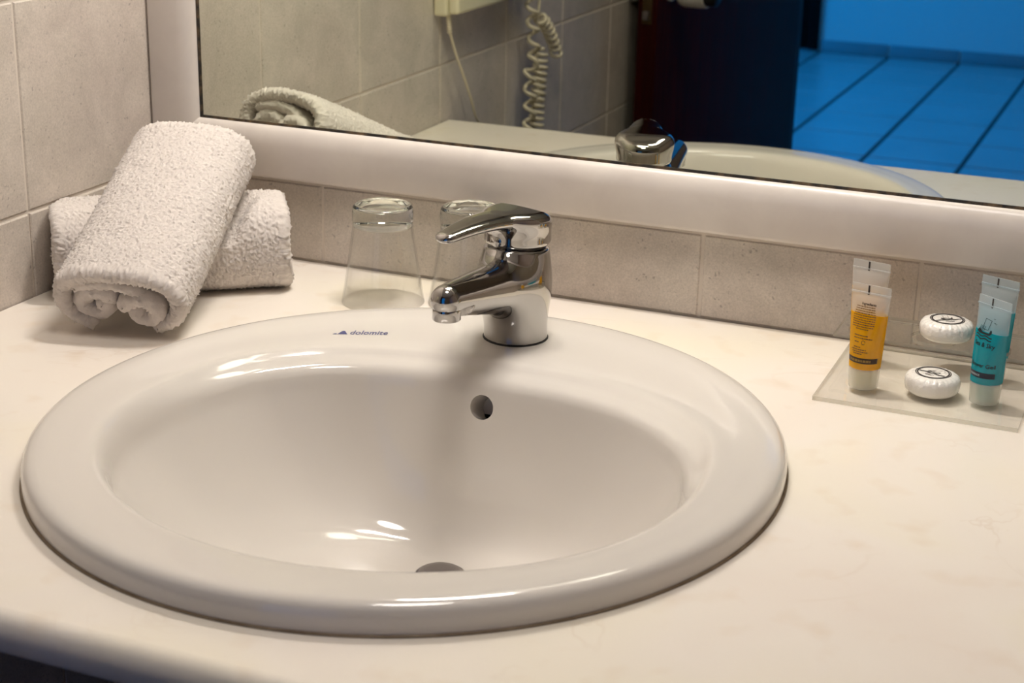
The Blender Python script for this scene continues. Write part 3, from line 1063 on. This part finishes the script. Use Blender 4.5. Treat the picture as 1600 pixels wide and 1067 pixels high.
def build_towel(name, sheets, L, frame, rough_amp, post=None, seed=1, insets=None):
    """frame = (origin, across, up, along)"""
    Vs, Qs = [], []; off = 0
    for k, (path, thick, step) in enumerate(sheets):
        ins = 0 if insets is None else insets[k]
        V, Q = strip_solid(path, thick, L - 2 * ins, step)
        V[:, 2] += ins
        Vs.append(V); Qs.append(Q + off); off += len(V)
    V = np.vstack(Vs); Q = np.vstack(Qs)
    og, ac, up, al = [np.array(v, float) for v in frame]
    # soft irregular swelling
    sw = fbm(V, 45.0, seed) * 0.0022 + fbm(V, 110.0, seed + 1) * 0.0011
    N = vnormals(V, Q)
    V = V + N * sw[:, None]
    V[:, 2] += fbm(V * np.array([1, 1, 0.0]), 60, seed + 5) * 0.003
    W = og + V[:, :1] * ac + V[:, 1:2] * up + V[:, 2:] * al
    if post is not None: W = post(W)
    N = vnormals(W, Q)
    # terry loops
    lump = np.zeros(len(W))
    for f_, a_ in ((1500.0, 0.5), (2400.0, 0.5)):
        lump += fbm(W, f_, seed + int(f_)) * a_
    W = W + N * (np.abs(rng.normal(size=len(W))) * rough_amp + lump * 0.0007)[:, None] + rng.normal(size=W.shape) * rough_amp * 0.3
    W[:, 0] = np.maximum(W[:, 0], 0.0055); W[:, 1] = np.minimum(W[:, 1], -0.0045); W[:, 2] = np.maximum(W[:, 2], 0.0008)
    return W, Q


# leaning towel: double roll, lower end on the marble, upper end against the lying one
low = np.array([0.1500, -0.2950, 0.0335]); upc = np.array([0.1025, -0.0860, 0.1275])
al = upc - low; LT = np.linalg.norm(al); al /= LT
ac = np.cross(al, [0, 0, 1]); ac /= np.linalg.norm(ac); upv = np.cross(ac, al)
HW, HH = 0.0605, 0.0360
tt = np.linspace(math.radians(-58), math.radians(238), 220)
shell = sup(HW - 0.006, HH - 0.006, tt, 2.5)
shell[:, 1] -= 0.0
bl = spiral(-0.0235, -0.0090, 0.0200, 0.0070, 0.95, math.radians(40), 1.0, 0.82)
br = spiral(0.0215, -0.0105, 0.0190, 0.0065, -0.9, math.radians(150), 1.0, 0.84)
cross_fold = np.array([[-0.038, 0.013], [-0.02, 0.0175], [0.0, 0.016], [0.018, 0.010], [0.036, -0.004]])
cf = smoothpath(np.c_[cross_fold, np.zeros(5)], 12)[:, :2]
W, Q = build_towel('t', [(shell, 0.0130, 0.00105), (bl, 0.0150, 0.0020), (br, 0.0145, 0.0020), (cf, 0.010, 0.0020)], LT, (low, ac, upv, al), 0.0010, None, 3, [0.0, 0.004, -0.001, 0.003])
ob_ = np.array([0.12, -0.25, 0])
tl = mk_np('rolled_towel', W - ob_, Q, M['terry']); tl.location = ob_; fix_normals(tl)
tag(tl, 'rolled white terry towel leaning on top of the other towel', 'towel', 'rolled white towels in the corner')

# lying towel along the corner diagonal
r_end = np.array([0.1900, -0.0650, 0.0440]); l_end = np.array([0.0080, -0.1960, 0.0440])
al2 = r_end - l_end; L2 = np.linalg.norm(al2); al2 /= L2
ac2 = np.cross(al2, [0, 0, 1]); up2 = np.cross(ac2, al2)
tt = np.linspace(math.radians(-70), math.radians(285), 240)
shell2 = sup(0.0480, 0.0375, tt, 2.8)
sp2 = spiral(0.0, 0.0, 0.034, 0.006, 2.2, math.radians(200), 1.0, 0.78)


def squash(Wv):
    d = Wv - low
    u = d @ ac; v = d @ upv; w_ = d @ al
    lim = -HH - 0.0050
    k = sm((HW + 0.014 - np.abs(u)) / 0.022) * ((w_ > -0.02) & (w_ < LT + 0.03))
    over = np.maximum(v - lim, 0) * k
    return Wv - over[:, None] * upv * 0.97


W, Q = build_towel('t', [(shell2, 0.0125, 0.00110), (sp2, 0.0115, 0.0024)], L2, (l_end, ac2, up2, al2), 0.0010, squash, 11, [0, 0.003])
ob2 = np.array([0.11, -0.13, 0])
t2 = mk_np('rolled_towel', W - ob2, Q, M['terry']); t2.location = ob2; fix_normals(t2)
tag(t2, 'folded white terry towel lying in the corner under the leaning one', 'towel', 'rolled white towels in the corner')

# ------------------------------------------------------------------ clear holder
HX0, HX1, HYF, HYB = 0.7545, 0.9215, -0.1705, -0.0165
hold = empty('toiletries_holder', (0.838, -0.09, 0.0))
tag(hold, 'clear acrylic stand carrying the toiletry tubes and wrapped soaps', 'holder')
HO = np.array([0.838, -0.09, 0.0])
T_ = 0.0038


def sheet(name, bb):
    x0, x1, y0, y1, z0, z1 = bb
    v, f = box_vf(x0, x1, y0, y1, z0, z1)
    v = [tuple(np.array(q) - HO) for q in v]
    o = mk(name, v, f, M['acrylic'], hold, False)
    o.data.materials.append(M['acrylic_edge'])
    for p_ in o.data.polygons:
        if p_.area < 0.0012: p_.material_index = 1
    return o


sheet('base_plate', (HX0, HX1, HYF, HYB, 0.0003, 0.0003 + T_))
sheet('riser', (HX0, HX1, HYB + 0.0002, HYB + 0.0040, 0.0003, 0.0280))
V = []; F = []; MI = []
ZS0, ZS1 = 0.0284, 0.0316
SY0, SY1 = -0.0815, -0.0125
cells = [(0.7505, 0.8035, 0.7745, -0.0585, 0.0150), (0.8035, 0.8590, 0.8330, -0.0530, 0.0195), (0.8590, 0.9300, 0.8845, -0.0600, 0.0150)]
for x0, x1, cx, cy, r in cells:
    inn, outp = ring_plate(x0, x1, SY0, SY1, cx, cy, r, 48); n = len(inn); b = len(V)
    for z in (ZS1, ZS0):
        V += [(p[0], p[1], z) for p in inn] + [(p[0], p[1], z) for p in outp]
    for i in range(n):
        j = (i + 1) % n
        F += [(b + i, b + n + i, b + n + j, b + j), (b + 2 * n + i, b + 2 * n + j, b + 3 * n + j, b + 3 * n + i), (b + i, b + j, b + 2 * n + j, b + 2 * n + i)]
        MI += [0, 0, 1]
xa, xb = cells[0][0], cells[-1][1]
b = len(V)
for z in (ZS1, ZS0): V += [(xa, SY0, z), (xb, SY0, z), (xb, SY1, z), (xa, SY1, z)]
for i in range(4):
    j = (i + 1) % 4; F.append((b + i, b + j, b + 4 + j, b + 4 + i)); MI.append(1)
V = [tuple(np.array(q) - HO) for q in V]
sh = mk('shelf', V, F, M['acrylic'], hold, False); sh.data.materials.append(M['acrylic_edge'])
for p_, mi in zip(sh.data.polygons, MI): p_.material_index = mi
for x in (xa + 0.006, xb - 0.014):
    sheet('side_support', (x, x + 0.0035, HYB - 0.012, HYB - 0.0003, 0.0043, 0.0283))

# ------------------------------------------------------------------ toiletry tubes
TB0, TB1, TBC = 0.0180, 0.0825, 0.0900


def tube_section(z, grow=0.0):
    t = min(max((z - TB0) / (TB1 - TB0), 0), 1)
    wx = 0.0130 + (0.0172 - 0.0130) * t
    wy = 0.0006 + (0.0130 - 0.0006) * (1 - t ** 1.7) ** 0.85
    return max(wx - grow, 0.0002), max(wy - grow * (1 if wy > grow * 1.5 else 0.5), 0.0002)


def tube_loft(name, zs, mat, parent, grow=0.0, n=48, cap_top=True):
    V = []; F = []
    for z in zs:
        wx, wy = tube_section(z, grow)
        for i in range(n):
            a = 2 * math.pi * i / n
            V.append((wx * math.cos(a), wy * math.sin(a), z))
    K = len(zs)
    for j in range(K - 1):
        for i in range(n):
            i2 = (i + 1) % n
            F.append((j * n + i, j * n + i2, (j + 1) * n + i2, (j + 1) * n + i))
    F.append(tuple(range(n))[::-1])
    if cap_top: F.append(tuple((K - 1) * n + i for i in range(n)))
    return mk(name, V, F, mat, parent, True, 45)


def scribble(dc, x0, x1, y, h, r):
    x = x0
    while x < x1:
        w = min(r.uniform(0.0006, 0.0022), x1 - x)
        dc.poly([(x, y), (x + w, y), (x + w, y + h), (x, y + h)])
        x += w + r.uniform(0.0002, 0.0005)


def ship(dc, x, y, s):
    """a sailing ship above two waves"""
    hull = [(-0.50, 0.10), (-0.34, 0.02), (0.34, 0.02), (0.46, 0.12), (0.44, 0.26), (0.36, 0.30), (0.40, 0.20), (0.30, 0.12), (-0.10, 0.12), (-0.36, 0.26)]
    dc.poly([(x + a * s, y + b * s) for a, b in hull])
    sail = [(-0.16, 0.26), (-0.10, 0.78), (0.28, 0.74), (0.20, 0.26)]
    dc.strip([(x + a * s, y + b * s) for a, b in sail], 0.035 * s, True)
    for k in range(4):
        dc.strip([(x + (-0.34 + 0.10 * k) * s, y + 0.16 * s), (x + (-0.30 + 0.10 * k) * s, y + 0.42 * s)], 0.025 * s)
    t = np.linspace(0, 1, 18)
    for d in (0.0, 0.14):
        dc.strip(np.stack([x + (-0.52 + 1.04 * t) * s, y + (-0.07 - d + 0.035 * np.sin(t * 12)) * s], 1), 0.055 * s)
    for bx, by in ((0.40, 0.84), (0.48, 0.66), (0.56, 0.62)):
        dc.strip([(x + (bx - .05) * s, y + (by + .03) * s), (x + bx * s, y + by * s), (x + (bx + .05) * s, y + (by + .03) * s)], 0.02 * s)


def make_tube(loc, rz, kind, label, detailed):
    blue = kind == 'blue'
    t = empty('toiletry_tube', loc, rz)
    tag(t, label, 'tube', 'hotel toiletry tubes')
    zs = list(np.linspace(TB0, TB1, 26)) + [TB1 + 0.0005, TBC]
    sk = tube_loft('body', zs, M['tube_skin_blue' if blue else 'tube_skin'], t)
    fill = 0.066 if not blue else 0.0625
    gz = list(np.linspace(TB0 + 0.001, fill, 18))
    tube_loft('gel', gz, M['gel_blue' if blue else 'gel_yellow'], sk, -0.00015)
    lathe('cap', [(0.0, 0.0), (0.0112, 0.0), (0.0122, 0.0008), (0.0128, 0.012), (0.0132, 0.0182), (0.0120, 0.0186), (0.0115, 0.0120), (0.0108, 0.0016), (0.0, 0.0016)], M['cap'], t, 40)
    lathe('neck', [(0.0, 0.0025), (0.0070, 0.0025), (0.0072, 0.0176), (0.0, 0.0176)], M['cap_core_blue' if blue else 'cap_core'], t, 32)
    # seam crimp and registration mark
    bv = bvh_of(sk)
    O, EX, EZ, EN = (0, 0, 0), (1, 0, 0), (0, 0, 1), (0, -1, 0)
    d = Decal(); d.poly([(-0.0028, TBC - 0.0085), (-0.0012, TBC - 0.0085), (-0.0012, TBC - 0.0004), (-0.0028, TBC - 0.0004)])
    d.lay('registration_mark', bv, O, EX, EZ, EN, M['ink'], t)
    v, f = box_vf(-0.0172, 0.0172, -0.0013, 0.0013, TB1 - 0.0002, TB1 + 0.0010)
    mk('crimp', v, f, M['tube_skin_blue' if blue else 'tube_skin'], t, False)
    # bands go right round the visible half
    bw = 0.0132
    d = Decal()
    for k in range(16):
        a = -bw + 2 * bw * k / 16; b_ = a + 2 * bw / 16
        d.poly([(a, 0.0245), (b_, 0.0245), (b_, 0.0292), (a, 0.0292)])
    d.lay('band', bv, O, EX, EZ, EN, M['ink_navy' if blue else 'ink_band'], t)
    if not detailed: return t
    r = random.Random(4)
    if blue:
        d = Decal(); ship(d, -0.0020, 0.0600, 0.0165); d.lay('ship_print', bv, O, EX, EZ, EN, M['ink_teal'], t)
        d = Decal(); d.text('Sea & Sky', -0.0098, 0.0503, 0.0052, bold=0.00008); d.lay('name_print', bv, O, EX, EZ, EN, M['ink_teal'], t)
        d = Decal(); d.text('Shower Gel', -0.0094, 0.0335, 0.0046, bold=0.00008); d.lay('kind_print', bv, O, EX, EZ, EN, M['ink_teal'], t)
        d = Decal(); d.text('essence', -0.0078, 0.0259, 0.0034, bold=0.00003); d.lay('band_print', bv, O, EX, EZ, EN, M['ink_pale'], t, 0.0006)
    else:
        d = Decal(); d.text('Ingredients', -0.0058, 0.0735, 0.0028, bold=0.00010)
        d.lay('heading_print', bv, O, EX, EZ, EN, M['ink'], t)
        d = Decal()
        for k in range(11):
            y = 0.0716 - 0.00185 * k
            half = 0.0080 + 0.0018 * min(k, 4) / 4 - (0.004 if k == 10 else 0)
            scribble(d, -half - 0.0018, half - 0.0018, y, 0.00070, r)
        for y, a, b_ in ((0.0478, -0.008, 0.004), (0.0455, -0.008, 0.008), (0.0422, -0.007, -0.003), (0.0378, -0.007, -0.001), (0.0358, -0.009, 0.004), (0.0340, -0.008, 0.006), (0.0322, -0.007, 0.001)):
            scribble(d, a, b_, y, 0.00075, r)
        tri = [(0.001 + 0.0016 * math.cos(a), 0.0425 + 0.0016 * math.sin(a)) for a in np.linspace(0, 5.6, 14)]
        d.strip(tri, 0.0004)
        d.lay('small_print', bv, O, EX, EZ, EN, M['ink_brown'], t)
        d = Decal(); scribble(d, -0.009, 0.009, 0.0258, 0.0020, r); d.lay('band_print', bv, O, EX, EZ, EN, M['ink_gold'], t, 0.0006)
    return t


ZB = 0.0043
make_tube((0.7885, -0.1300, ZB), math.radians(-11), 'yellow', 'yellow gel tube with ingredients print at the front of the acrylic stand', True)
make_tube((0.7745, -0.0585, ZB), math.radians(-11), 'yellow', 'yellow gel tube at the back, its pale top showing above the front one', False)
make_tube((0.8880, -0.1215, ZB), math.radians(-34), 'blue', 'blue shower gel tube with a ship print at the front of the stand', True)
make_tube((0.8845, -0.0600, ZB), math.radians(-20), 'blue', 'blue gel tube standing behind the one with the ship print', False)


# ------------------------------------------------------------------ wrapped soaps
def soap(loc, rz, label, seed, tilt=(0, 0)):
    s = empty('wrapped_soap', loc, rz); s.rotation_euler = (tilt[0], tilt[1], rz)
    tag(s, label, 'soap', 'round wrapped soaps on the stand')
    r = np.random.default_rng(seed); n = 120
    a = 2 * np.pi * np.arange(n) / n
    pl = 0.55 * np.sin(a * 26 + r.uniform(0, 6)) + 0.45 * np.sin(a * 41 + 1.3)
    prof = [(0.0, 0.0, 0), (0.0150, 0.0, 0), (0.0195, 0.0004, 0.1), (0.0222, 0.0030, 0.2), (0.0230, 0.0070, 0.2), (0.0230, 0.0105, 0.5), (0.0222, 0.0132, 1.0), (0.0202, 0.0152, 1.0), (0.0178, 0.0163, 0.8), (0.0155, 0.0168, 0.25), (0.0148, 0.0169, 0.0), (0.008, 0.0170, 0.0), (0.0, 0.0170, 0)]
    V = []; F = []
    for R_, z, k in prof:
        rr = R_ + pl * 0.00035 * k; zz = z + pl * 0.00030 * k
        V += [(rr[i] * math.cos(a[i]), rr[i] * math.sin(a[i]), zz[i]) for i in range(n)] if R_ > 0 else [(1e-5 * math.cos(x), 1e-5 * math.sin(x), z) for x in a]
    K = len(prof)
    for j in range(K - 1):
        for i in range(n):
            i2 = (i + 1) % n; F.append((j * n + i, j * n + i2, (j + 1) * n + i2, (j + 1) * n + i))
    bo_ = mk('wrapper', V, F, M['wrap'], s, True, 60)
    bv = bvh_of(bo_)
    d = Decal()
    ta = np.linspace(0, 2 * math.pi, 72, endpoint=False)
    d.strip(np.stack([0.0146 * np.cos(ta), 0.0146 * np.sin(ta)], 1), 0.0009, True)
    d.strip(np.stack([0.0131 * np.cos(ta), 0.0131 * np.sin(ta)], 1), 0.0014, True)
    t = np.linspace(-1, 1, 22)
    for off in (0.0, -0.0014):
        d.strip(np.stack([0.0118 * t, -0.0018 + off + 0.0006 * np.sin(t * 9)], 1), 0.0008)
    ship(d, 0.0, -0.0005, 0.0125)
    rr_ = random.Random(seed)
    scribble(d, -0.004, 0.004, -0.0066, 0.0009, rr_); scribble(d, -0.003, 0.003, -0.0082, 0.0007, rr_)
    d.lay('ship_print', bv, (0, 0, 0.017), (1, 0, 0), (0, 1, 0), (0, 0, 1), M['ink'], s, 0.00015)
    return s


soap((0.8440, -0.1165, ZB), math.radians(-22), 'round wrapped soap with ship print lying on the base plate', 3)
soap((0.8425, -0.0500, 0.0318), math.radians(33), 'round wrapped soap with ship print on the raised shelf', 9)

# ------------------------------------------------------------------ wall unit with cord (seen in the mirror)
hu = empty('wall_unit', (0.0015, -0.69, 0.158))
tag(hu, 'cream plastic wall unit with a thin power cord, seen in the mirror', 'wall unit')
box('back_plate', 0, 0.021, -0.29, 0.0, 0.0, 0.24, M['plastic_cream'], hu, 0.004, 3)
box('cover', 0.021, 0.038, -0.286, -0.003, 0.003, 0.237, M['plastic_cream'], hu, 0.006, 4)
rel = [(0.016, -0.017, 0.002), (0.016, -0.018, -0.006), (0.016, -0.020, -0.016), (0.016, -0.023, -0.026)]
rp = smoothpath(np.array(rel), 12)
rr_ = 0.0032 + 0.0009 * (np.sin(np.arange(len(rp)) * 1.35) > 0)
sweep('strain_relief', rp, rr_, M['cord'], hu, 12)
cp = np.array([(0.016, -0.023, -0.024), (0.016, -0.042, -0.056), (0.018, -0.066, -0.092), (0.020, -0.090, -0.130), (0.020, -0.108, -0.160), (0.020, -0.122, -0.176), (0.020, -0.108, -0.196), (0.016, -0.098, -0.23), (0.012, -0.095, -0.34), (0.006, -0.095, -0.46)])
sweep('power_cord', smoothpath(cp, 12), 0.0021, M['cord'], hu, 10)
box('wall_plug', 0.0, 0.03, -0.125, -0.065, -0.52, -0.45, M['plastic_cream'], hu, 0.004)


def coil(path, turns, r, wire, name, parent, n=14, r_end=None):
    P = smoothpath(np.array(path), 40); s = np.r_[0, np.cumsum(np.linalg.norm(np.diff(P, axis=0), axis=1))]
    N = int(turns * n); q = np.linspace(0, s[-1], N)
    C_ = np.stack([np.interp(q, s, P[:, i]) for i in range(3)], 1)
    T = np.gradient(C_, axis=0); T /= np.linalg.norm(T, axis=1)[:, None]
    A = np.cross(T, np.array([0.9, 0.3, 0.1])); A /= np.linalg.norm(A, axis=1)[:, None]; B = np.cross(T, A)
    ph = 2 * np.pi * np.arange(N) / n
    rad = np.full(N, r) if r_end is None else np.linspace(r, r_end, N)
    X = C_ + rad[:, None] * (np.cos(ph)[:, None] * A + np.sin(ph)[:, None] * B)
    return sweep(name, X, wire, M['cord'], parent, 8)


cc = empty('coiled_cord', (0.028, -1.0, 0.30))
tag(cc, 'pale coiled cord hanging against the tiles, seen in the mirror', 'cord')
coil([(0.0, 0.004, 0.10), (0.0, 0.004, -0.02), (0.0, 0.003, -0.15), (0.0, -0.012, -0.235), (0.0, 0.004, -0.27), (0.0, 0.000, -0.31), (0.002, 0.008, -0.36), (0.002, 0.012, -0.42)], 19, 0.0085, 0.0034, 'stretched_coil', cc)
coil([(0.004, -0.030, -0.235), (0.004, -0.030, -0.27), (0.004, -0.022, -0.32), (0.004, -0.020, -0.37), (0.004, -0.018, -0.44)], 20, 0.0100, 0.0031, 'tight_coil', cc)
coil([(0.004, -0.018, -0.182), (0.004, -0.045, -0.195), (0.004, -0.080, -0.225), (0.003, -0.105, -0.255)], 8, 0.0085, 0.0031, 'loose_end', cc)
sweep('straight_lead', smoothpath(np.array([(0.002, -0.022, 0.10), (0.002, -0.020, -0.05), (0.004, -0.018, -0.15), (0.004, -0.016, -0.182)]), 10), 0.0027, M['cord'], cc, 8)

# ------------------------------------------------------------------ lamp above the mirror
lp = empty('mirror_lamp', (LAMP_POS[0], 0, LAMP_POS[2]))
tag(lp, 'small frosted wall lamp above the mirror', 'lamp')
box('back_plate', -0.06, 0.06, -0.02, 0.0, -0.03, 0.03, M['chrome'], lp, 0.004)
sweep('arm', [(0, -0.015, 0), (0, -0.05, 0), (0, LAMP_POS[1] + 0.02, 0)], 0.008, M['chrome'], lp, 12)
df = lathe('diffuser', [(0.0, -0.135), (0.022, -0.135), (0.028, -0.128), (0.030, -0.115), (0.030, 0.115), (0.028, 0.128), (0.022, 0.135), (0.0, 0.135)], M['lamp'], lp, 32)
df.rotation_euler = (0, math.radians(90), 0); df.location = (0, LAMP_POS[1], 0)
# opaque hood: the light leaves downwards
HV = []; HF = []; NA = 26
arc = np.linspace(math.radians(-42), math.radians(180 + 44), NA)      # 0 = towards the room, 90 = up
for R_ in (0.045, 0.047):
    for X in (-0.16, 0.16):
        for a in arc:
            HV.append((X, LAMP_POS[1] - R_ * math.cos(a), R_ * math.sin(a)))
def hq(r, x, k): return (r * 2 + x) * NA + k
for k in range(NA - 1):
    HF += [(hq(0, 0, k), hq(0, 1, k), hq(0, 1, k + 1), hq(0, 0, k + 1)), (hq(1, 0, k), hq(1, 0, k + 1), hq(1, 1, k + 1), hq(1, 1, k))]
    HF += [(hq(0, x, k), hq(0, x, k + 1), hq(1, x, k + 1), hq(1, x, k)) for x in (0, 1)]
for k in (0, NA - 1):
    HF.append((hq(0, 0, k), hq(1, 0, k), hq(1, 1, k), hq(0, 1, k)))
fix_normals(mk('hood', HV, HF, M['hood'], lp, True, 40))
# unseen opal disc added under the ceiling to fill the front faces
cl = empty('added_fill_lamp', (FILL_POS[0], FILL_POS[1], CEIL))
tag(cl, 'round opal fill light added under the ceiling, out of view', 'lamp')
lathe('rim', [(0.0, -0.002), (0.205, -0.002), (0.205, -0.026), (0.192, -0.026), (0.192, -0.012), (0.0, -0.012)], M['chrome'], cl, 48)
lathe('fill_disc', [(0.0, -0.040), (0.10, -0.037), (0.170, -0.030), (0.1905, -0.018), (0.0, -0.018)], M['lamp_fill'], cl, 48)
